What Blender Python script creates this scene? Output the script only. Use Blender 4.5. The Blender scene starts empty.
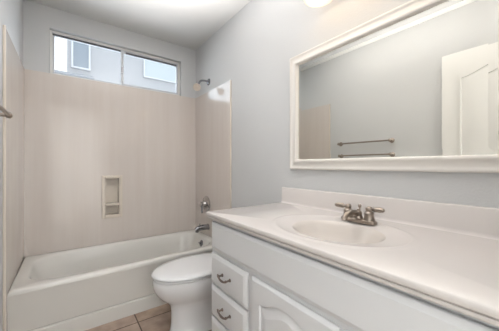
import bpy, bmesh, math, random
from mathutils import Vector, Matrix
random.seed(4)
S = bpy.context.scene
COL = S.collection
PI = math.pi
H = 1.146                       # camera height above the floor

# ---------------------------------------------------------------- camera
cd = bpy.data.cameras.new('camera'); cam = bpy.data.objects.new('camera', cd); COL.objects.link(cam)
cd.sensor_fit = 'HORIZONTAL'; cd.sensor_width = 36.0; cd.lens = 36.0 * 246 / 499
cd.clip_start = 0.02; cd.clip_end = 200
cam.location = (0, 0, H); cam.rotation_euler = (PI/2, 0, -math.radians(36.4))
S.camera = cam

# ---------------------------------------------------------------- view, world, lights
S.view_settings.view_transform = 'Standard'; S.view_settings.look = 'None'
S.view_settings.gamma = 1.0; S.view_settings.use_curve_mapping = False
S.view_settings.exposure = 0.6
W = bpy.data.worlds.new('world'); S.world = W; W.use_nodes = True
bgn = W.node_tree.nodes['Background']
bgn.inputs['Color'].default_value = (0.93, 0.96, 1.0, 1); bgn.inputs['Strength'].default_value = 1.3

def area(name, loc, rot, sx, sy, power, col):
    l = bpy.data.lights.new(name, 'AREA'); l.shape = 'RECTANGLE'; l.size = sx; l.size_y = sy
    l.energy = power; l.color = col
    o = bpy.data.objects.new(name, l); COL.objects.link(o); o.location = loc; o.rotation_euler = rot
    return o
# added fill aimed at the bedroom's back wall, standing in for its daylight
area('bedroom_fill', (0.4, -0.9, 1.4), (-PI/2, 0, 0), 2.4, 1.8, 185, (0.92, 0.96, 1.0))
# added upward fill bounced off the bathroom ceiling, with no fixture behind it
area('ceiling_bounce_fill', (0.44, 1.02, 1.30), (PI, 0, 0), 0.40, 1.5, 18, (1.0, 0.965, 0.945)).data.spread = math.radians(80)
# daylight arriving through the high window over the tub
area('window_daylight', (0.455, 2.90, 2.14), (-PI/2, 0, 0), 1.10, 0.34, 3, (0.80, 0.90, 1.0))
BULB = 8.5

# ---------------------------------------------------------------- materials
def mat(name, col, rough=0.5, metal=0.0, bump=0.0, bscale=200, coat=0.0, spec=0.5, var=0.0, vscale=3.0, emit=0.0, ecol=None):
    m = bpy.data.materials.new(name); m.use_nodes = True
    nt = m.node_tree; n = nt.nodes; L = nt.links; b = n['Principled BSDF']
    b.inputs['Base Color'].default_value = (*col, 1); b.inputs['Roughness'].default_value = rough
    b.inputs['Metallic'].default_value = metal; b.inputs['Coat Weight'].default_value = coat
    b.inputs['Specular IOR Level'].default_value = spec
    tc = n.new('ShaderNodeTexCoord')
    if bump:
        t = n.new('ShaderNodeTexNoise'); t.inputs['Scale'].default_value = bscale; t.inputs['Detail'].default_value = 3
        bp = n.new('ShaderNodeBump'); bp.inputs['Strength'].default_value = bump; bp.inputs['Distance'].default_value = 0.002
        L.new(tc.outputs['Object'], t.inputs['Vector']); L.new(t.outputs['Fac'], bp.inputs['Height']); L.new(bp.outputs['Normal'], b.inputs['Normal'])
    t = n.new('ShaderNodeTexNoise'); t.inputs['Scale'].default_value = vscale; t.inputs['Detail'].default_value = 4
    L.new(tc.outputs['Object'], t.inputs['Vector'])
    mx = n.new('ShaderNodeMix'); mx.data_type = 'RGBA'
    mx.inputs[6].default_value = (*[c * (1 - max(var, .01)) for c in col], 1); mx.inputs[7].default_value = (*[min(1, c * (1 + max(var, .01))) for c in col], 1)
    L.new(t.outputs['Fac'], mx.inputs[0]); L.new(mx.outputs[2], b.inputs['Base Color'])
    if emit:
        b.inputs['Emission Color'].default_value = (*(ecol or col), 1); b.inputs['Emission Strength'].default_value = emit
    return m

M = {}
M['wall'] = mat('painted_wall', (0.62, 0.625, 0.63), 0.55, bump=0.5, bscale=110, spec=0.25)
M['ceiling'] = mat('painted_ceiling', (0.72, 0.72, 0.71), 0.7, bump=0.4, bscale=90, spec=0.2)
M['trim'] = mat('white_trim', (0.78, 0.77, 0.75), 0.35)
M['cab'] = mat('white_cabinet_paint', (0.72, 0.725, 0.74), 0.32, spec=0.5)
M['tub'] = mat('tub_enamel', (0.74, 0.725, 0.69), 0.14, spec=0.5)
M['toilet'] = mat('vitreous_china', (0.80, 0.80, 0.81), 0.08, spec=0.5)
M['lid'] = mat('toilet_seat_plastic', (0.82, 0.825, 0.84), 0.15, spec=0.5)
M['frame'] = mat('cream_mirror_frame', (0.80, 0.765, 0.72), 0.3)
M['counter'] = mat('cultured_marble', (0.70, 0.66, 0.64), 0.16, var=0.03, vscale=6)
M['basin'] = mat('cultured_marble_bowl', (0.70, 0.65, 0.61), 0.25, var=0.02, vscale=6)
M['nickel'] = mat('brushed_nickel', (0.35, 0.30, 0.26), 0.3, metal=1.0)
M['chrome'] = mat('chrome', (0.50, 0.48, 0.47), 0.12, metal=1.0)
M['darkchrome'] = mat('aged_chrome', (0.30, 0.30, 0.32), 0.2, metal=1.0)
M['pewter'] = mat('aged_pewter', (0.23, 0.19, 0.17), 0.35, metal=0.9)
M['alu'] = mat('window_aluminium', (0.62, 0.64, 0.67), 0.4, metal=0.1)
M['dark'] = mat('dark_gasket', (0.12, 0.12, 0.13), 0.6)
M['ivory'] = mat('ivory_plastic', (0.74, 0.66, 0.58), 0.35)
M['stucco'] = mat('neighbour_stucco', (0.47, 0.47, 0.49), 0.9, bump=0.6, bscale=30, var=0.05, vscale=4, spec=0.1)
M['roofing'] = mat('neighbour_roof', (0.30, 0.31, 0.34), 0.9, bump=0.5, bscale=40, var=0.1)
M['xtrim'] = mat('neighbour_trim', (0.66, 0.67, 0.70), 0.5)
M['xglass'] = mat('neighbour_pane', (0.50, 0.55, 0.58), 0.08, spec=0.8)
M['xglass_dark'] = mat('neighbour_screen', (0.27, 0.31, 0.36), 0.3, spec=0.6)
M['bulb'] = mat('lamp_bulb', (1, 0.9, 0.8), 0.5, emit=BULB, ecol=(1.0, 0.80, 0.58))
M['carpet'] = mat('bedroom_carpet', (0.42, 0.38, 0.34), 0.95, bump=0.8, bscale=300, spec=0.1)
M['bedwall'] = mat('bedroom_wall', (0.66, 0.65, 0.62), 0.7, spec=0.2)
M['ground'] = mat('yard_ground', (0.38, 0.35, 0.30), 0.95, spec=0.1, var=0.1)

def surround_mat():
    m = mat('cultured_marble_surround', (0.60, 0.52, 0.455), 0.12, spec=0.42)
    nt = m.node_tree; n = nt.nodes; L = nt.links; b = n['Principled BSDF']
    tc = n.new('ShaderNodeTexCoord'); mp = n.new('ShaderNodeMapping'); mp.inputs['Scale'].default_value = (14, 14, 0.8)
    t = n.new('ShaderNodeTexNoise'); t.inputs['Scale'].default_value = 1.0; t.inputs['Detail'].default_value = 6; t.inputs['Roughness'].default_value = .6
    L.new(tc.outputs['Object'], mp.inputs['Vector']); L.new(mp.outputs['Vector'], t.inputs['Vector'])
    r = n.new('ShaderNodeValToRGB'); r.color_ramp.elements[0].position = .32; r.color_ramp.elements[1].position = .7
    r.color_ramp.elements[0].color = (0.665, 0.60, 0.555, 1); r.color_ramp.elements[1].color = (0.70, 0.645, 0.605, 1)
    L.new(t.outputs['Fac'], r.inputs['Fac']); L.new(r.outputs['Color'], b.inputs['Base Color'])
    t2 = n.new('ShaderNodeTexNoise'); t2.inputs['Scale'].default_value = 2.2; t2.inputs['Detail'].default_value = 1
    bp = n.new('ShaderNodeBump'); bp.inputs['Strength'].default_value = 0.25; bp.inputs['Distance'].default_value = 0.02
    L.new(tc.outputs['Object'], t2.inputs['Vector']); L.new(t2.outputs['Fac'], bp.inputs['Height']); L.new(bp.outputs['Normal'], b.inputs['Normal'])
    return m
M['surround'] = surround_mat()
M['niche'] = mat('cultured_marble_niche', (0.70, 0.63, 0.55), 0.2, var=0.02)

def floor_mat():
    m = bpy.data.materials.new('ceramic_floor_tile'); m.use_nodes = True
    nt = m.node_tree; n = nt.nodes; L = nt.links; b = n['Principled BSDF']
    tc = n.new('ShaderNodeTexCoord'); mp = n.new('ShaderNodeMapping')
    mp.inputs['Location'].default_value = (-0.411 + 0.33*5, -1.931 + 0.33*10, 0)
    br = n.new('ShaderNodeTexBrick'); br.offset = 0; br.squash = 1
    br.inputs['Scale'].default_value = 1; br.inputs['Brick Width'].default_value = .33; br.inputs['Row Height'].default_value = .33
    br.inputs['Mortar Size'].default_value = .0045; br.inputs['Mortar Smooth'].default_value = .1; br.inputs['Bias'].default_value = 0
    br.inputs['Color1'].default_value = (0.43, 0.32, 0.235, 1); br.inputs['Color2'].default_value = (0.47, 0.36, 0.29, 1)
    br.inputs['Mortar'].default_value = (0.10, 0.065, 0.045, 1)
    L.new(tc.outputs['Object'], mp.inputs['Vector']); L.new(mp.outputs['Vector'], br.inputs['Vector'])
    t = n.new('ShaderNodeTexNoise'); t.inputs['Scale'].default_value = 9; t.inputs['Detail'].default_value = 6
    L.new(tc.outputs['Object'], t.inputs['Vector'])
    r = n.new('ShaderNodeValToRGB'); r.color_ramp.elements[0].position = .35; r.color_ramp.elements[1].position = .68
    r.color_ramp.elements[0].color = (0.72, 0.70, 0.70, 1); r.color_ramp.elements[1].color = (1.12, 1.12, 1.15, 1)
    L.new(t.outputs['Fac'], r.inputs['Fac'])
    mx = n.new('ShaderNodeMix'); mx.data_type = 'RGBA'; mx.blend_type = 'MULTIPLY'; mx.inputs[0].default_value = 1
    L.new(br.outputs['Color'], mx.inputs[6]); L.new(r.outputs['Color'], mx.inputs[7]); L.new(mx.outputs[2], b.inputs['Base Color'])
    b.inputs['Roughness'].default_value = .35
    bp = n.new('ShaderNodeBump'); bp.invert = True; bp.inputs['Strength'].default_value = .6; bp.inputs['Distance'].default_value = .003
    L.new(br.outputs['Fac'], bp.inputs['Height']); L.new(bp.outputs['Normal'], b.inputs['Normal'])
    return m
M['floor'] = floor_mat()

def pane_mat():
    m = bpy.data.materials.new('window_glass'); m.use_nodes = True
    nt = m.node_tree; n = nt.nodes; L = nt.links; n.clear()
    o = n.new('ShaderNodeOutputMaterial'); mx = n.new('ShaderNodeMixShader'); tr = n.new('ShaderNodeBsdfTransparent')
    gl = n.new('ShaderNodeBsdfGlossy'); gl.inputs['Roughness'].default_value = 0.02; fr = n.new('ShaderNodeFresnel'); fr.inputs['IOR'].default_value = 1.35
    tr.inputs['Color'].default_value = (.93, .96, .97, 1)
    L.new(fr.outputs['Fac'], mx.inputs['Fac']); L.new(tr.outputs[0], mx.inputs[1]); L.new(gl.outputs[0], mx.inputs[2]); L.new(mx.outputs[0], o.inputs['Surface'])
    return m
M['pane'] = pane_mat()
M['mirror'] = mat('silvered_mirror', (0.86, 0.85, 0.80), 0.0, metal=1.0)

def shade_mat():
    m = bpy.data.materials.new('frosted_shade_glass'); m.use_nodes = True
    nt = m.node_tree; n = nt.nodes; L = nt.links; b = n['Principled BSDF']
    b.inputs['Base Color'].default_value = (.9, .87, .82, 1); b.inputs['Roughness'].default_value = .35
    o = n['Material Output']; tl = n.new('ShaderNodeBsdfTranslucent'); tl.inputs['Color'].default_value = (.9, .85, .76, 1)
    mx = n.new('ShaderNodeMixShader'); mx.inputs[0].default_value = .6
    L.new(b.outputs[0], mx.inputs[1]); L.new(tl.outputs[0], mx.inputs[2]); L.new(mx.outputs[0], o.inputs['Surface'])
    return m
M['shade'] = shade_mat()

# ---------------------------------------------------------------- helpers
def obj(name, bm, m, parent=None, smooth=False, bevel=0.0, seg=2, auto=None):
    bmesh.ops.recalc_face_normals(bm, faces=bm.faces)
    me = bpy.data.meshes.new(name); bm.to_mesh(me); bm.free()
    o = bpy.data.objects.new(name, me); COL.objects.link(o)
    me.materials.append(m)
    if parent is not None: o.parent = parent; o.location = -parent.location
    if smooth:
        for p in me.polygons: p.use_smooth = True
        me.set_sharp_from_angle(angle=math.radians(auto if auto else 40))
    if bevel:
        md = o.modifiers.new('bevel', 'BEVEL'); md.width = bevel; md.segments = seg; md.limit_method = 'ANGLE'
        md.angle_limit = math.radians(40)
    return o
def empty(name, loc):
    o = bpy.data.objects.new(name, None); COL.objects.link(o); o.location = loc; o.empty_display_size = .05
    return o
def tag(o, label, cat=None, group=None):
    o['label'] = label
    if cat: o['category'] = cat
    if group: o['group'] = group
    return o
def struct(o): o['kind'] = 'structure'; return o
def box(bm, x0, x1, y0, y1, z0, z1):
    vs = [bm.verts.new((x, y, z)) for x in (x0, x1) for y in (y0, y1) for z in (z0, z1)]
    for f in ((0,1,3,2),(4,6,7,5),(0,4,5,1),(2,3,7,6),(0,2,6,4),(1,5,7,3)): bm.faces.new([vs[i] for i in f])
def B(*a):
    bm = bmesh.new(); box(bm, *a); return bm
def loft(bm, loops, closed=True, cap0=False, cap1=False):
    rows = [[bm.verts.new(p) for p in lp] for lp in loops]
    n = len(rows[0])
    for a, b in zip(rows, rows[1:]):
        for i in range(n if closed else n - 1):
            j = (i + 1) % n
            bm.faces.new((a[i], a[j], b[j], b[i]))
    if cap0: bm.faces.new(rows[0][::-1])
    if cap1: bm.faces.new(rows[-1])
    return rows
def lathe(bm, prof, mtx, n=32):
    """prof: list of (radius, height) along local z."""
    loops = []
    for r, h in prof:
        loops.append([mtx @ Vector((max(r, 1e-5) * math.cos(2*PI*i/n), max(r, 1e-5) * math.sin(2*PI*i/n), h)) for i in range(n)])
    loft(bm, loops, True, True, True)
def axis_m(loc, d):
    return Matrix.Translation(loc) @ Vector((0, 0, 1)).rotation_difference(Vector(d).normalized()).to_matrix().to_4x4()
def tube(bm, pts, rad, n=14, sub=6):
    P = [Vector(p) for p in pts]; R = rad if isinstance(rad, (list, tuple)) else [rad] * len(P)
    if len(P) > 2:
        Q, RR = [], []
        for i in range(len(P) - 1):
            p0 = P[max(i-1, 0)]; p1 = P[i]; p2 = P[i+1]; p3 = P[min(i+2, len(P)-1)]
            for k in range(sub):
                t = k / sub
                Q.append(0.5 * ((2*p1) + (p2-p0)*t + (2*p0-5*p1+4*p2-p3)*t*t + (3*p1-p0-3*p2+p3)*t**3)); RR.append(R[i] + (R[i+1]-R[i])*t)
        Q.append(P[-1]); RR.append(R[-1])
    else: Q, RR = P, R
    loops = []; up = None
    for i, q in enumerate(Q):
        d = (Q[min(i+1, len(Q)-1)] - Q[max(i-1, 0)]).normalized()
        if up is None:
            up = Vector((0, 0, 1)) if abs(d.z) < .9 else Vector((1, 0, 0))
        a = (up - d * up.dot(d)).normalized(); b = d.cross(a); up = a
        loops.append([q + (a*math.cos(2*PI*k/n) + b*math.sin(2*PI*k/n)) * RR[i] for k in range(n)])
    loft(bm, loops, True, True, True)
def grid_wall(us, vs, holes, place, t0, t1):
    """solid slab split on us x vs with holes (u0,u1,v0,v1,depth or None) ; place(u,v,t)->xyz"""
    bm = bmesh.new(); ts = [t0, t1]
    us = sorted(set(us)); vs = sorted(set(vs))
    deps = sorted({h[4] for h in holes if h[4] is not None}); ts = sorted(set([t0, t1] + deps))
    nu, nv, nt = len(us)-1, len(vs)-1, len(ts)-1
    def fill(i, j, k):
        if not (0 <= i < nu and 0 <= j < nv and 0 <= k < nt): return False
        cu, cv, ct = (us[i]+us[i+1])/2, (vs[j]+vs[j+1])/2, (ts[k]+ts[k+1])/2
        for h in holes:
            if h[0] < cu < h[1] and h[2] < cv < h[3] and (h[4] is None or ct < h[4]): return False
        return True
    V = {}
    def v(i, j, k):
        if (i, j, k) not in V: V[(i, j, k)] = bm.verts.new(place(us[i], vs[j], ts[k]))
        return V[(i, j, k)]
    for i in range(nu):
        for j in range(nv):
            for k in range(nt):
                if not fill(i, j, k): continue
                for (d, q) in (((-1,0,0), [(0,0,0),(0,1,0),(0,1,1),(0,0,1)]), ((1,0,0), [(1,0,0),(1,1,0),(1,1,1),(1,0,1)]),
                               ((0,-1,0), [(0,0,0),(1,0,0),(1,0,1),(0,0,1)]), ((0,1,0), [(0,1,0),(1,1,0),(1,1,1),(0,1,1)]),
                               ((0,0,-1), [(0,0,0),(1,0,0),(1,1,0),(0,1,0)]), ((0,0,1), [(0,0,1),(1,0,1),(1,1,1),(0,1,1)])):
                    if not fill(i+d[0], j+d[1], k+d[2]):
                        bm.faces.new([v(i+a, j+b, k+c) for a, b, c in q])
    return bm

# ---------------------------------------------------------------- room shell
XL, XR, YB, YR = -0.298, 1.226, 2.741, -0.10
ZC = H + 1.375
WX0, WX1, WZ0, WZ1 = -0.130, 1.045, H + 0.800, H + 1.195       # window opening
NX0, NX1, NZ0, NZ1 = 0.283, 0.412, 0.660, 1.026               # niche opening
DX0, DX1, DZ = -0.235, 0.56, 2.14                             # doorway
struct(obj('floor', B(XL-.1, XR+.1, YR-.12, YB+.1, -.1, 0), M['floor']))
struct(obj('ceiling', B(XL-.1, XR+.1, YR-.12, YB+.1, ZC, ZC+.1), M['ceiling']))
struct(obj('wall_left', B(XL-.1, XL, YR-.12, YB+.12, 0, ZC), M['wall']))
struct(obj('wall_right', B(XR, XR+.1, YR-.12, YB+.12, 0, ZC), M['wall']))
struct(obj('wall_back', grid_wall([XL, WX0, NX0, NX1, WX1, XR], [0, NZ0, NZ1, WZ0, WZ1, ZC],
      [(WX0, WX1, WZ0, WZ1, None), (NX0, NX1, NZ0, NZ1, .085)], lambda u, v, t: (u, YB + t, v), 0, .12), M['wall']))
struct(obj('wall_front', grid_wall([XL, DX0, DX1, XR], [0, DZ, ZC], [(DX0, DX1, 0, DZ, None)], lambda u, v, t: (u, YR - t, v), 0, .12), M['wall']))
# door casing of the doorway the picture is taken from
bm = bmesh.new()
box(bm, DX1, DX1+.06, YR, YR+.012, 0, DZ+.06); box(bm, DX0-.06, DX1, YR, YR+.012, DZ, DZ+.06)
struct(obj('trim_1', bm, M['trim'], bevel=.003))
# bedroom beyond the doorway
struct(obj('floor_bedroom', B(-1.6, 2.4, -3.1, YR-.12, -.1, 0), M['carpet']))
struct(obj('ceiling_bedroom', B(-1.6, 2.4, -3.1, YR-.12, ZC, ZC+.1), M['ceiling']))
struct(obj('wall_bedroom_left', B(-1.7, -1.6, -3.1, YR-.12, 0, ZC), M['bedwall']))
struct(obj('wall_bedroom_right', B(2.4, 2.5, -3.1, YR-.12, 0, ZC), M['bedwall']))
struct(obj('wall_bedroom_back', B(-1.7, 2.5, -3.2, -3.1, 0, ZC), M['bedwall']))
bm = bmesh.new(); box(bm, -1.6, XL-.1, YR-.12, YR-.02, 0, ZC); box(bm, XR+.1, 2.4, YR-.12, YR-.02, 0, ZC)
struct(obj('wall_bedroom_front', bm, M['bedwall']))
# baseboard seen behind the toilet
struct(obj('baseboard_right', B(XR-.013, XR, 1.262, 2.03, 0, .09), M['trim'], bevel=.004))

# ---- window
YW = YB + .045
win = empty('window_1', ((WX0+WX1)/2, YW, WZ0)); struct(win)
def rectframe(bm, x0, x1, z0, z1, w, y0, y1, wt=None):
    wt = wt or w
    box(bm, x0, x0+w, y0, y1, z0, z1); box(bm, x1-w, x1, y0, y1, z0, z1)
    box(bm, x0+w, x1-w, y0, y1, z1-wt, z1); box(bm, x0+w, x1-w, y0, y1, z0, z0+w)
bm = bmesh.new(); rectframe(bm, WX0, WX1, WZ0, WZ1, .018, YW, YW+.05)
obj('window_frame', bm, M['trim'], win, bevel=.002)
XM = .447
bm = bmesh.new(); rectframe(bm, WX0+.018, XM+.012, WZ0+.018, WZ1-.018, .014, YW+.028, YW+.045); s1 = obj('sash', bm, M['xtrim'], win)
bm = bmesh.new(); rectframe(bm, XM-.012, WX1-.018, WZ0+.018, WZ1-.018, .020, YW+.006, YW+.024, .034); s2 = obj('sash', bm, M['alu'], win, bevel=.002)
bm = bmesh.new(); box(bm, XM-.016, XM+.010, YW-.002, YW+.006, WZ0+.018, WZ1-.018); obj('meeting_rail', bm, M['alu'], win, bevel=.002)
bm = bmesh.new(); box(bm, XM+.03, WX1-.04, YW-.001, YW+.005, WZ1-.050, WZ1-.034); obj('window_track', bm, M['dark'], win)
bm = bmesh.new(); box(bm, WX0+.018, XM-.016, YW+.018, YW+.027, WZ1-.03, WZ1-.018); obj('window_track', bm, M['dark'], win)
for (a, b, y) in ((WX0+.03, XM, YW+.036), (XM+.005, WX1-.036, YW+.015)):
    obj('pane', B(a, b, y, y+.003, WZ0+.03, WZ1-.03), M['pane'], win)
# window latch
obj('latch', B(XM-.010, XM+.002, YW-.010, YW-.002, WZ0+.14, WZ0+.20), M['darkchrome'], win, bevel=.002)

# ---------------------------------------------------------------- neighbour's house outside the window
hs = empty('neighbouring_house', (1.8, 6.6, -2.5))
tag(hs, 'pale stucco neighbouring house with two windows, seen through the high window', 'house')
obj('stucco_wall', B(-.02, 6.0, 6.6, 9.5, -2.5, H+3.6), M['stucco'], hs)
def xwin(x0, x1, z0, z1, glass, w=.06):
    bm = bmesh.new(); rectframe(bm, x0-w, x1+w, z0-w, z1+w, w, 6.55, 6.60)
    f = obj('window_trim', bm, M['xtrim'], hs)
    g = obj('pane', B(x0, x1, 6.575, 6.60, z0, z1), glass, hs); 
    return f
xwin(.09, .37, H+2.16, H+2.78, M['xglass_dark'], .035)
xwin(1.56, 2.44, H+2.26, H+2.84, M['xglass'], .03)
bm = bmesh.new()
loft(bm, [[(-1.6, 5.7, H+1.72), (-1.6, 6.6, H+2.02), (-1.6, 6.6, H+1.92), (-1.6, 5.7, H+1.62)],
          [(.42, 5.7, H+1.72), (.42, 6.6, H+2.02), (.42, 6.6, H+1.92), (.42, 5.7, H+1.62)]], True, True, True)
obj('lower_roof', bm, M['roofing'], hs)
obj('lower_wall', B(-1.6, -.02, 6.5, 9.5, -2.5, H+1.9), M['stucco'], hs)
struct(obj('ground_outside', B(-20, 20, YB+.5, 30, -2.6, -2.5), M['ground']))

# ---------------------------------------------------------------- tub surround
SZ = H + .797; SY0 = 1.957; T = .008; TZ = .398
sr = empty('tub_surround', (.464, YB, TZ))
tag(sr, 'glossy beige marbled wall surround around the bathtub', 'tub surround')
obj('back_panel', grid_wall([XL+T, NX0, NX1, XR-T], [TZ-.01, NZ0, NZ1, SZ], [(NX0, NX1, NZ0, NZ1, None)], lambda u, v, t: (u, YB - T + t, v), 0, T), M['surround'], sr)
for (a, b) in ((XL, XL+T), (XR-T, XR)):
    obj('side_panel', B(a, b, SY0, YB-.0005, .0 if a < 0 else TZ-.01, SZ), M['surround'], sr)
for s, x in ((1, XL), (-1, XR)):                     # bullnose edge strips
    bm = bmesh.new(); xa, xb = sorted((x, x + s*.014)); box(bm, xa, xb, SY0-.014, SY0, .0 if s > 0 else .10, SZ)
    obj('edge_strip', bm, M['niche'], sr, bevel=.004)
# soft cove where the panels turn the corner above the tub rim
for s in (1, -1):
    xc = XL+T if s > 0 else XR-T; R_ = .045; bm = bmesh.new(); lo = []
    for k in range(9):
        u = k/8*PI/2; lo.append((xc + s*(R_ - R_*math.sin(u)), YB-T-(R_ - R_*math.cos(u))))
    prof = [(xc, YB-T)] + lo
    top = [(xc + (x-xc)*.12, YB-T-(YB-T-y)*.12) for x, y in prof]
    loft(bm, [[(x, y, TZ+.0005) for x, y in prof], [(xc+(x-xc)*.5, YB-T-(YB-T-y)*.5, TZ+.03) for x, y in prof], [(x, y, TZ+.09) for x, y in top]], True, True, True)
    obj('corner_cove', bm, M['surround'], sr, smooth=True, auto=60)
# niche
nb = bmesh.new()
rectframe(nb, NX0-.024, NX1+.024, NZ0-.024, NZ1+.024, .024, YB-T-.014, YB-T)
nf = obj('niche_frame', nb, M['niche'], sr, bevel=.004)
nb = bmesh.new(); y0, y1 = YB-T-.006, YB+.078
box(nb, NX0, NX0+.006, y0, y1, NZ0, NZ1); box(nb, NX1-.006, NX1, y0, y1, NZ0, NZ1)
box(nb, NX0+.006, NX1-.006, y0, y1, NZ0, NZ0+.006); box(nb, NX0+.006, NX1-.006, y0, y1, NZ1-.006, NZ1)
box(nb, NX0, NX1, y1, y1+.006, NZ0, NZ1)
obj('niche_box', nb, M['niche'], sr)
obj('niche_shelf', B(NX0+.006, NX1-.006, YB-T-.012, YB+.076, .754, .776), M['niche'], sr, bevel=.004)

# ---------------------------------------------------------------- bathtub
TX0, TX1, TY0, TY1 = XL+T+.0002, XR-T-.0002, 2.020, YB-T-.001
tb = empty('bathtub', ((TX0+TX1)/2, (TY0+TY1)/2, 0))
tag(tb, 'white alcove bathtub under the high window', 'bathtub')
cx, cy = (TX0+TX1)/2, (TY0+TY1)/2; hx, hy = (TX1-TX0)/2, (TY1-TY0)/2
def rect_dir(ax, ay, th):
    c, s = math.cos(th), math.sin(th); k = min(ax/abs(c) if abs(c) > 1e-9 else 1e9, ay/abs(s) if abs(s) > 1e-9 else 1e9)
    return c*k, s*k
def angs(ax, ay, n):
    ca = math.atan2(ay, ax); keys = [ca, PI-ca, PI+ca, 2*PI-ca]
    A = sorted([2*PI*i/n for i in range(n)] + keys)
    out = []
    for a in A:
        if out and abs(a-out[-1]) < 1e-4:
            if any(abs(a-k) < 1e-9 for k in keys): out[-1] = a
            continue
        out.append(a)
    return out
A = angs(hx, hy, 120)
def sup(ax, ay, p, th):                  # superellipse in direction th
    c, s = abs(math.cos(th)), abs(math.sin(th)); k = (( (c/ax)**p + (s/ay)**p ) ** (-1/p))
    return math.cos(th)*k, math.sin(th)*k
L_ = []
def lp(f, z, dx=0, dy=0): L_.append([(cx+dx+f(a)[0], cy+dy+f(a)[1], z) for a in A])
lp(lambda a: rect_dir(hx, hy, a), TZ-.030)
lp(lambda a: rect_dir(hx-.001, hy-.001, a), TZ-.014)
lp(lambda a: rect_dir(hx-.005, hy-.005, a), TZ-.005)
lp(lambda a: rect_dir(hx-.014, hy-.014, a), TZ)
bx, by = hx-.075, hy-.066
lp(lambda a: sup(bx+.014, by+.014, 5, a), TZ-.001)
lp(lambda a: sup(bx+.004, by+.004, 5, a), TZ-.006)
lp(lambda a: sup(bx-.004, by-.004, 4.8, a), TZ-.020)
lp(lambda a: sup(bx-.030, by-.018, 4.4, a), TZ-.10, .004)
lp(lambda a: sup(bx-.075, by-.040, 4.0, a), TZ-.20, .020)
lp(lambda a: sup(bx-.110, by-.062, 3.6, a), TZ-.275, .030)
lp(lambda a: sup(bx-.150, by-.095, 3.2, a), TZ-.305, .035)
lp(lambda a: sup(bx-.230, by-.150, 3.0, a), TZ-.318, .035)
lp(lambda a: sup(.05, .03, 2.5, a), TZ-.320, .035)
bm = bmesh.new(); loft(bm, L_, True, False, True)
obj('tub_basin', bm, M['tub'], tb, smooth=True, auto=60)
# apron: profile in (y, z) swept along x
pr = [(2.0202, TZ-.031), (2.022, TZ-.045), (2.027, TZ-.065), (2.046, .13), (2.048, .118), (2.057, .112), (2.057, .107), (2.046, .101), (2.046, .09), (2.052, .0), (2.09, .0), (2.09, TZ-.040), (2.035, TZ-.031)]
bm = bmesh.new(); loft(bm, [[(TX0, y, z) for y, z in pr], [(TX1, y, z) for y, z in pr]], True, True, True)
obj('apron', bm, M['tub'], tb, smooth=True, auto=35)
# overflow plate and drain
bm = bmesh.new(); lathe(bm, [(.034, 0), (.034, .004), (.028, .010), (.008, .012), (.006, .009), (0, .009)], axis_m((TX1-.092, 2.375, .330), (-1, 0, .18)), 28)
o = obj('overflow_plate', bm, M['darkchrome'], tb, smooth=True); o['label'] = 'metal overflow plate'
bm = bmesh.new(); tube(bm, [(TX1-.102, 2.375, .336), (TX1-.125, 2.375, .342)], .005); obj('trip_lever', bm, M['darkchrome'], o).location = (0, 0, 0)
bm = bmesh.new(); lathe(bm, [(.03, 0), (.03, .003), (.02, .004), (.018, .001), (0, .001)], axis_m((TX1-.30, 2.39, TZ-.3185), (0, 0, 1)), 24); obj('drain', bm, M['chrome'], tb, smooth=True)

# ---------------------------------------------------------------- tub / shower fittings on the right wall
XS = XR - T
def thing1(name, loc, label, cat, group=None):
    e = empty(name, loc); tag(e, label, cat, group); return e
vy, vz = 2.440, H - .418
t = thing1('shower_valve', (XS, vy, vz), 'chrome single-lever shower valve above the tub spout', 'shower valve')
bm = bmesh.new(); lathe(bm, [(.086, 0), (.086, .004), (.078, .012), (.045, .016), (.040, .018)], axis_m((XS, vy, vz), (-1, 0, 0)), 40); obj('escutcheon', bm, M['chrome'], t, smooth=True)
bm = bmesh.new(); lathe(bm, [(.034, .012), (.034, .030), (.026, .040), (.026, .060), (.030, .066), (.028, .078), (.012, .084), (0, .084)], axis_m((XS, vy, vz), (-1, 0, 0)), 32); obj('valve_hub', bm, M['chrome'], t, smooth=True)
bm = bmesh.new(); tube(bm, [(XS-.066, vy, vz), (XS-.07, vy-.03, vz-.03), (XS-.085, vy-.06, vz-.062), (XS-.088, vy-.072, vz-.078)], [.012, .010, .009, .011]); obj('lever', bm, M['darkchrome'], t, smooth=True)
sy, sz = 2.40, H - .660
t = thing1('tub_spout', (XS, sy, sz), 'chrome tub spout below the shower valve', 'tub spout')
bm = bmesh.new(); lathe(bm, [(.034, 0), (.034, .006), (.027, .010)], axis_m((XS, sy, sz), (-1, 0, 0)), 28); obj('flange', bm, M['chrome'], t, smooth=True)
bm = bmesh.new(); tube(bm, [(XS-.004, sy, sz), (XS-.07, sy, sz+.002), (XS-.125, sy, sz-.004), (XS-.152, sy, sz-.018)], [.029, .029, .027, .018], 20); tube(bm, [(XS-.130, sy, sz-.006), (XS-.132, sy, sz-.040)], [.020, .017], 20)
obj('spout_body', bm, M['darkchrome'], t, smooth=True)
bm = bmesh.new(); tube(bm, [(XS-.10, sy, sz+.02), (XS-.10, sy, sz+.040)], .005); lathe(bm, [(.004, 0), (.009, .003), (.009, .008), (0, .010)], axis_m((XS-.10, sy, sz+.038), (0, 0, 1)), 16); obj('diverter_knob', bm, M['chrome'], t, smooth=True)
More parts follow.
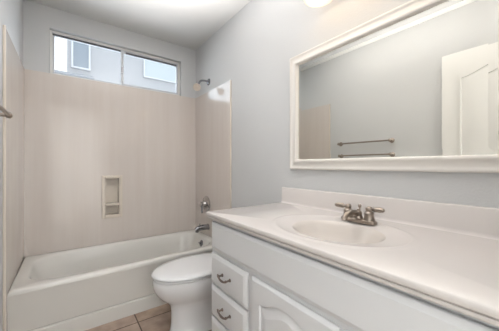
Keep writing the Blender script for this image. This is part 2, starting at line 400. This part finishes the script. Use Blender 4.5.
# shower arm and head
ay, az = 2.405, H + .904
t = thing1('shower_fixture', (XR, ay, az), 'small round ivory shower head on a dark arm above the surround', 'shower head')
bm = bmesh.new(); lathe(bm, [(.036, 0), (.036, .003), (.026, .012), (.012, .015)], axis_m((XR, ay, az), (-1, 0, 0)), 28); obj('flange', bm, M['darkchrome'], t, smooth=True)
bm = bmesh.new(); tube(bm, [(XR-.002, ay, az), (XR-.05, ay, az+.004), (XR-.098, ay, az-.010), (XR-.132, ay, az-.060)], .0105); obj('shower_arm', bm, M['darkchrome'], t, smooth=True)
d = Vector((-.42, -.62, -.66)).normalized(); p = Vector((XR-.131, ay, az-.058))
bm = bmesh.new(); lathe(bm, [(.013, 0), (.015, .012), (.014, .018), (.034, .036), (.039, .046), (.040, .058), (.036, .062), (.031, .060), (.018, .059), (.016, .064), (0, .064)], axis_m(p, d), 32); obj('spray_face', bm, M['ivory'], t, smooth=True)

# ---------------------------------------------------------------- toilet
TY = 1.655
t = thing1('toilet', (.85, TY, 0), 'white toilet with closed lid between bathtub and vanity', 'toilet')
def egg(xf, xb, hw, z, n=64, p=2.0, back=3.2, yo=0):
    """closed outline: rounded front (towards -x), squarer back"""
    xm = xf + (xb-xf)*.52; out = []
    for i in range(n):
        a = 2*PI*i/n; c, s = math.cos(a), math.sin(a)
        if c < 0:
            out.append((xm + (xm-xf)*c if p == 2 else xm - (xm-xf)*abs(c)**(2/p), TY+yo + hw*math.copysign(abs(s)**(2/p), s), z))
        else:
            out.append((xm + (xb-xm)*abs(c)**(2/back), TY+yo + hw*math.copysign(abs(s)**(2/back), s), z))
    return out
XT = .438
bm = bmesh.new()
loft(bm, [egg(.545, 1.13, .115, 0, back=4), egg(.543, 1.13, .116, .012, back=4), egg(.556, 1.12, .102, .03, back=4), egg(.562, 1.11, .095, .08, back=4), egg(.563, 1.10, .093, .16, back=4),
          egg(.556, 1.10, .096, .200), egg(.535, 1.10, .112, .226), egg(.502, 1.10, .135, .252), egg(.470, 1.10, .158, .290), egg(XT+.014, 1.10, .173, .325), egg(XT+.006, 1.10, .180, .360), egg(XT+.006, 1.10, .180, .384), egg(XT+.010, 1.10, .177, .392), egg(XT+.02, 1.09, .168, .395)], True, True, True)
obj('bowl', bm, M['toilet'], t, smooth=True, auto=60)
bm = bmesh.new()
loft(bm, [egg(XT+.012, .995, .174, .3955, back=2.6), egg(XT+.008, 1.0, .178, .398, back=2.6), egg(XT+.008, 1.0, .178, .407, back=2.6), egg(XT+.014, .995, .172, .411, back=2.6)], True, True, True)
obj('seat', bm, M['lid'], t, smooth=True, auto=60)
bm = bmesh.new()
loft(bm, [egg(XT+.006, 1.0, .181, .4190, back=2.6), egg(XT-.002, 1.004, .189, .4215, back=2.6), egg(XT, 1.004, .188, .430, back=2.6), egg(XT+.012, .996, .180, .437, back=2.6), egg(XT+.05, .97, .145, .441, back=2.6), egg(XT+.12, .90, .09, .443, back=2.6), egg(XT+.2, .80, .03, .4435, back=2.6)], True, True, True)
obj('lid', bm, M['lid'], t, smooth=True, auto=60)
for s in (-1, 1):
    bm = bmesh.new(); tube(bm, [(1.012, TY+s*.075-.02, .412), (1.012, TY+s*.075+.02, .412)], .012)
    obj('hinge', bm, M['lid'], t, smooth=True)
obj('tank', B(1.045, XR-.012, TY-.205, TY+.205, .3905, .668), M['toilet'], t, bevel=.02, seg=4)
obj('tank_lid', B(1.036, XR-.008, TY-.212, TY+.212, .6685, .695), M['toilet'], t, bevel=.008, seg=3)
bm = bmesh.new(); tube(bm, [(1.045, TY-.15, .62), (1.028, TY-.15, .62)], .012); tube(bm, [(1.03, TY-.155, .62), (1.022, TY-.10, .612), (1.022, TY-.07, .606)], [.006, .005, .007]); obj('flush_lever', bm, M['chrome'], t, smooth=True)
for s in (-1, 1):
    bm = bmesh.new(); lathe(bm, [(.014, 0), (.014, .008), (.009, .016), (0, .018)], axis_m((.84, TY+s*.128, 0), (0, 0, 1)), 16); obj('bolt_cap', bm, M['lid'], t, smooth=True)

# ---------------------------------------------------------------- vanity cabinet
VX, VY0, VY1 = .652, YR+.004, 1.232
t = vc = thing1('vanity_cabinet', (.94, .57, 0), 'white vanity cabinet with drawers and arched raised-panel doors under the countertop', 'cabinet')
bm = grid_wall([VX, VX+.018, XR-.012, XR-.001], [VY0, VY0+.018, VY1-.018, VY1], [(VX+.018, XR-.012, VY0+.018, VY1-.018, .756)], lambda u, v, t: (u, v, .851-t), 0, .774); box(bm, VX+.07, XR-.001, VY0, VY1, 0, .077)
obj('body', bm, M['cab'], t)
def rloop(y0, y1, z0, z1, x, i=0.0):
    return [(x, y0+i, z0+i), (x, y1-i, z0+i), (x, y1-i, z1-i), (x, y0+i, z1-i)]
def slab_front(name, y0, y1, z0, z1, bev, parent):
    bm = bmesh.new(); th = .019
    loft(bm, [rloop(y0, y1, z0, z1, VX), rloop(y0, y1, z0, z1, VX-th+.010), rloop(y0, y1, z0, z1, VX-th+.007, .003), rloop(y0, y1, z0, z1, VX-th, bev), ], True, True, True)
    return obj(name, bm, M['cab'], parent, bevel=.0015)
slab_front('apron_panel', .02, VY1-.012, .690, .838, .018, t)
def pull(y, z, parent):
    bm = bmesh.new(); x = VX-.019
    for s in (-1, 1):
        lathe(bm, [(.0085, 0), (.0085, .003), (.005, .006), (.0045, .02), (.007, .024), (.006, .029), (0, .031)], axis_m((x, y+s*.036, z+.004), (-1, 0, 0)), 14)
    tube(bm, [(x-.024, y+.046, z+.009), (x-.024, y+.036, z+.004), (x-.026, y+.024, z-.003), (x-.027, y, z-.006), (x-.026, y-.024, z-.003), (x-.024, y-.036, z+.004), (x-.024, y-.046, z+.009)], [.0045, .0055, .0045, .006, .0045, .0055, .0045], 12, 5)
    o = obj('drawer_pull', bm, M['pewter'], parent, smooth=True); o.location = (0, 0, 0) if parent.type == 'MESH' else o.location
    o['label'] = 'dark pewter bow pull'
    return o
for (z0, z1) in ((.505, .668), (.330, .492), (.150, .317)):
    dr = slab_front('drawer', .888, VY1-.008, z0, z1, .020, t)
    pull(1.054, (z0+z1)/2-.003, dr)
def arch_loop(y0, y1, z0, z1, x, rise, n=14):
    P = []
    for k in range(n): P.append((x, y0+(y1-y0)*k/n, z0))
    for k in range(n): P.append((x, y1, z0+(z1-z0)*k/n))
    for k in range(n):
        u = k/n; w = 0.5-0.5*math.cos(2*PI*u); P.append((x, y1+(y0-y1)*u, z1+rise*w**.8))
    for k in range(n): P.append((x, y0, z1+(z0-z1)*k/n))
    return P
def cab_door(y0, y1, z0, z1, hinge_left):
    bm = bmesh.new(); xf = VX-.019; s, rt = .058, .098
    def al(i, x, rise): return arch_loop(y0+i, y1-i, z0+i, z1-i - (rt-s if rise else 0), x, rise)
    loft(bm, [al(0, VX, 0), al(0, xf+.010, 0), al(.003, xf+.006, 0), al(.012, xf, 0),
              al(s, xf, .048), al(s+.005, xf+.008, .048), al(s+.012, xf+.008, .047), al(s+.034, xf+.001, .044), al(s+.037, xf, .044)], True, True, True)
    o = obj('door', bm, M['cab'], vc, smooth=True, auto=12)
    return o
cab_door(.425, .852, .150, .668, True)
d2 = cab_door(-.01, .411, .150, .668, False)
for yk in (.447, .389):
    bm = bmesh.new(); lathe(bm, [(.008, 0), (.006, .012), (.014, .018), (.014, .024), (0, .029)], axis_m((VX-.019, yk, .40), (-1, 0, 0)), 20)
    o = obj('door_knob', bm, M['pewter'], vc, smooth=True)

# ---------------------------------------------------------------- vanity top with integral bowl
CZ = H - .258; CX0 = .620; CY0, CY1 = YR+.002, 1.254; CX1 = XR-.001
t = thing1('countertop', (.92, .57, CZ), 'cream cultured-marble countertop with oval bowl and backsplash', 'countertop')
SCX, SCY = .893, .613
ux, uy0, uy1 = 0, 0, 0
K = [math.atan2(CY0-SCY, CX0-SCX), math.atan2(CY0-SCY, CX1-SCX), math.atan2(CY1-SCY, CX1-SCX), math.atan2(CY1-SCY, CX0-SCX)]
AA = sorted([-PI + 2*PI*(i+.37)/128 for i in range(128)] + K)
def rdir(th, i=0.0):
    c, s = math.cos(th), math.sin(th)
    kx = ((CX1-SCX) if c > 0 else (SCX-CX0)) / max(abs(c), 1e-9); ky = ((CY1-SCY) if s > 0 else (SCY-CY0)) / max(abs(s), 1e-9)
    k = min(kx, ky); x, y = SCX+c*k, SCY+s*k
    return (min(max(x, CX0+i), CX1), min(max(y, CY0), CY1-i))
def ov(th, a, b):
    c, s = math.cos(th), math.sin(th); k = 1/math.sqrt((c/a)**2 + (s/b)**2); return (SCX+c*k, SCY+s*k)
LL = [[(*rdir(a, i), z) for a in AA] for i, z in ((.010, CZ-.036), (.008, CZ-.035), (.007, CZ-.031), (.008, CZ-.025), (.012, CZ-.0235), (.012, CZ-.0205), (.002, CZ-.019), (.0, CZ-.016), (.0, CZ-.004), (.0015, CZ-.001), (.004, CZ))]
LL += [[(*ov(a, p, q), z) for a in AA] for p, q, z in ((.240, .305, CZ), (.228, .290, CZ+.0005), (.220, .280, CZ+.003), (.210, .268, CZ+.001), (.198, .252, CZ-.003), (.165, .205, CZ-.007), (.155, .192, CZ-.0095))]
bm = bmesh.new(); loft(bm, LL, True, False, False)
obj('counter_slab', bm, M['counter'], t, smooth=True, auto=50)
LL = [[(*ov(a, p, q), z) for a in AA] for p, q, z in ((.155, .192, CZ-.0095), (.150, .186, CZ-.013), (.142, .176, CZ-.026), (.128, .160, CZ-.058), (.105, .138, CZ-.098), (.075, .10, CZ-.122), (.04, .05, CZ-.132), (.02, .02, CZ-.133))]
bm = bmesh.new(); loft(bm, LL, True, False, True)
obj('sink_basin', bm, M['basin'], t, smooth=True, auto=60)
bm = bmesh.new(); lathe(bm, [(.021, -.002), (.021, .002), (.016, .003), (.014, .000), (0, .001)], axis_m((SCX, SCY, CZ-.132), (0, 0, 1)), 24); obj('drain', bm, M['nickel'], t, smooth=True)
BT = CZ+.107
pr = [(XR-.001, CZ-.002), (XR-.034, CZ-.002), (XR-.034, CZ+.0004), (XR-.028, CZ+.002), (XR-.023, CZ+.007), (XR-.021, CZ+.014), (XR-.020, BT-.006), (XR-.018, BT-.0015), (XR-.014, BT), (XR-.001, BT)]
bm = bmesh.new(); loft(bm, [[(x, CY0, z) for x, z in pr], [(x, CY1-.001, z) for x, z in pr]], True, True, True)
obj('backsplash', bm, M['counter'], t, smooth=True, auto=50)

# ---------------------------------------------------------------- faucet
FX, FY, FZ = 1.078, .616, CZ+.0005
t = thing1('faucet', (FX, FY, FZ), 'brushed nickel two-handle faucet behind the oval bowl', 'faucet')
bm = bmesh.new()
def stad(w, h, z, n=40):
    o = []
    for i in range(n):
        a = 2*PI*i/n; c, s = math.cos(a), math.sin(a)
        o.append((FX + w*math.copysign(abs(c)**.75, c), FY + h*math.copysign(abs(s)**.45, s), z))
    return o
loft(bm, [stad(.027, .082, FZ), stad(.028, .083, FZ+.004), stad(.027, .082, FZ+.012), stad(.022, .077, FZ+.016), stad(.020, .075, FZ+.017)], True, True, True)
obj('base_plate', bm, M['nickel'], t, smooth=True)
for s in (-1, 1):
    bm = bmesh.new(); y = FY+s*.051
    lathe(bm, [(.024, .014), (.024, .018), (.0215, .023), (.020, .040), (.0215, .044), (.019, .050), (.013, .054), (.015, .060), (.015, .068), (.010, .074), (0, .076)], axis_m((FX, y, FZ), (0, 0, 1)), 28)
    h = obj('handle_hub', bm, M['nickel'], t, smooth=True)
    bm = bmesh.new(); dv = Vector((-.22 if s > 0 else .10, s, 0)).normalized(); q = Vector((FX, y, FZ+.063))
    tube(bm, [q, q+dv*.016+Vector((0,0,.001)), q+dv*.024+Vector((0,0,.001)), q+dv*.042+Vector((0,0,.002)), q+dv*.056+Vector((0,0,.002)), q+dv*.064+Vector((0,0,.002))], [.009, .008, .0115, .0120, .010, .005], 16, 5)
    obj('lever', bm, M['nickel'], t, smooth=True)
bm = bmesh.new()
lathe(bm, [(.022, .014), (.020, .022), (.0165, .030), (.0165, .040), (.013, .048), (.006, .052), (.005, .058)], axis_m((FX, FY, FZ), (0, 0, 1)), 28)
tube(bm, [(FX+.002, FY, FZ+.030), (FX-.03, FY, FZ+.044), (FX-.07, FY, FZ+.046), (FX-.105, FY, FZ+.036), (FX-.115, FY, FZ+.020)], [.014, .013, .0115, .0105, .0105], 20)
obj('spout', bm, M['nickel'], t, smooth=True)
bm = bmesh.new(); tube(bm, [(FX+.012, FY, FZ+.016), (FX+.012, FY, FZ+.066)], .003); lathe(bm, [(.004, 0), (.008, .006), (.0085, .012), (.005, .017), (0, .018)], axis_m((FX+.012, FY, FZ+.062), (0, 0, 1)), 20)
obj('lift_rod', bm, M['nickel'], t, smooth=True)

# ---------------------------------------------------------------- mirror
my0, my1, mz0, mz1 = .110, 1.180, H-.027, H+.724; FW = .067
t = thing1('wall_mirror', (XR, (my0+my1)/2, mz0), 'large mirror in a cream frame above the vanity', 'mirror')
pf = [(0, .001), (0, .016), (.003, .021), (.009, .023), (.014, .020), (.018, .017), (.024, .0165), (.036, .019), (.044, .024), (.050, .029), (.056, .030), (.061, .027), (.064, .021), (FW, .010), (FW, .002)]
bm = bmesh.new()
loft(bm, [[(XR-h, my0+i, mz0+i), (XR-h, my1-i, mz0+i), (XR-h, my1-i, mz1-i), (XR-h, my0+i, mz1-i)] for i, h in pf], True)
obj('mirror_frame', bm, M['frame'], t, smooth=True, auto=50)
bm = bmesh.new()
g0 = FW-.001; bw = .027
a = [(XR-.0085, my0+g0, mz0+g0), (XR-.0085, my1-g0, mz0+g0), (XR-.0085, my1-g0, mz1-g0), (XR-.0085, my0+g0, mz1-g0)]
j = g0+bw; xg = XR-.0085+.049*bw
b_ = [(xg, my0+j, mz0+j), (xg, my1-j, mz0+j), (xg, my1-j, mz1-j), (xg, my0+j, mz1-j)]
loft(bm, [[(XR-.002, y, z) for x, y, z in a], a, b_], True, True, True)
obj('mirror_glass', bm, M['mirror'], t)

# ---------------------------------------------------------------- vanity light above the mirror
lz = H + .960; LX = XR-.125
t = thing1('vanity_light', (XR, .65, lz+.10), 'three-lamp vanity light with frosted bell shades above the mirror', 'light fixture')
bm = bmesh.new(); box(bm, XR-.024, XR-.001, .36, .94, lz+.07, lz+.15); obj('back_plate', bm, M['nickel'], t, bevel=.008, seg=3)
for y in (.855, .645, .435):
    bm = bmesh.new(); tube(bm, [(XR-.02, y, lz+.11), (XR-.07, y, lz+.125), (XR-.115, y, lz+.115), (LX, y, lz+.085)], .007); lathe(bm, [(.016, 0), (.022, -.012), (.022, -.035), (.018, -.04)], axis_m((LX, y, lz+.095), (0, 0, 1)), 20)
    obj('lamp_arm', bm, M['nickel'], t, smooth=True)
    bm = bmesh.new(); n = 36
    prof = [(.022, .062), (.034, .056), (.048, .038), (.058, .010), (.066, -.022), (.074, -.048), (.0715, -.048), (.063, -.022), (.055, .010), (.045, .036), (.032, .052), (.020, .058)]
    loops = [[(LX + 1.08*r*math.cos(2*PI*i/n), y + 1.08*r*math.sin(2*PI*i/n), lz+h) for i in range(n)] for r, h in prof]
    loft(bm, loops + [loops[0]], True)
    bmesh.ops.remove_doubles(bm, verts=bm.verts, dist=1e-6)
    s_ = obj('lamp_shade', bm, M['shade'], t, smooth=True, auto=60)
    bm = bmesh.new(); lathe(bm, [(.012, .055), (.013, .040), (.022, .020), (.029, -.002), (.029, -.014), (.022, -.028), (.010, -.036), (0, -.038)], axis_m((LX, y, lz-.022), (0, 0, 1)), 24)
    obj('bulb', bm, M['bulb'], t, smooth=True)

# ---------------------------------------------------------------- towel bar
bz = H+.264; bxx = XL+.050
t = thing1('towel_bar', (XL, 1.49, bz), 'aged nickel towel bar on the left wall, seen in the mirror', 'towel bar')
bm = bmesh.new(); tube(bm, [(bxx, 1.175, bz), (bxx, 1.805, bz)], .0085); obj('rail', bm, M['nickel'], t, smooth=True)
for y in (1.19, 1.79):
    bm = bmesh.new(); lathe(bm, [(.026, 0), (.026, .004), (.020, .010), (.010, .016), (.009, .034), (.014, .037), (.017, .043), (.017, .055), (.010, .062), (0, .063)], axis_m((XL, y, bz), (1, 0, 0)), 24)
    obj('bracket', bm, M['nickel'], t, smooth=True)

# ---------------------------------------------------------------- open door leaf along the left wall (seen in the mirror)
dz1 = H+.972; dy0, dy1 = YR+.016, .750; dxa, dxb = -.288, -.252
t = thing1('door_2', (dxa, dy0, .01), 'x', 'x')
del t['label']; del t['category']; struct(t)
bm = bmesh.new()
def dloop(i, x, y0, y1, z0, z1, rise, n=14):
    return arch_loop(y0+i, y1-i, z0+i, z1-i, x, rise, n)
obj('door_leaf', B(dxa, dxb, dy0, dy1, .012, dz1), M['trim'], t, bevel=.002)
def raised(y0, y1, z0, z1, rise):
    bm = bmesh.new()
    loft(bm, [dloop(0, dxb-.001, y0, y1, z0, z1, rise), dloop(.002, dxb+.009, y0, y1, z0, z1, rise), dloop(.014, dxb+.009, y0, y1, z0, z1, rise), dloop(.018, dxb+.001, y0, y1, z0, z1, rise),
              dloop(.030, dxb+.001, y0, y1, z0, z1, rise), dloop(.065, dxb+.010, y0, y1, z0, z1, rise)], True, True, True)
    obj('door_panel', bm, M['trim'], t, smooth=True, auto=15)
dm = (dy0+dy1)/2
raised(dy0+.12, dy1-.12, 1.05, dz1-.215, .09)
raised(dy0+.12, dy1-.12, .22, .90, 0)
bm = bmesh.new(); lathe(bm, [(.030, 0), (.028, .006), (.012, .010), (.011, .028), (.026, .036), (.029, .048), (.020, .058), (0, .060)], axis_m((dxb, dy1-.06, .96), (1, 0, 0)), 28); obj('door_handle', bm, M['nickel'], t, smooth=True)
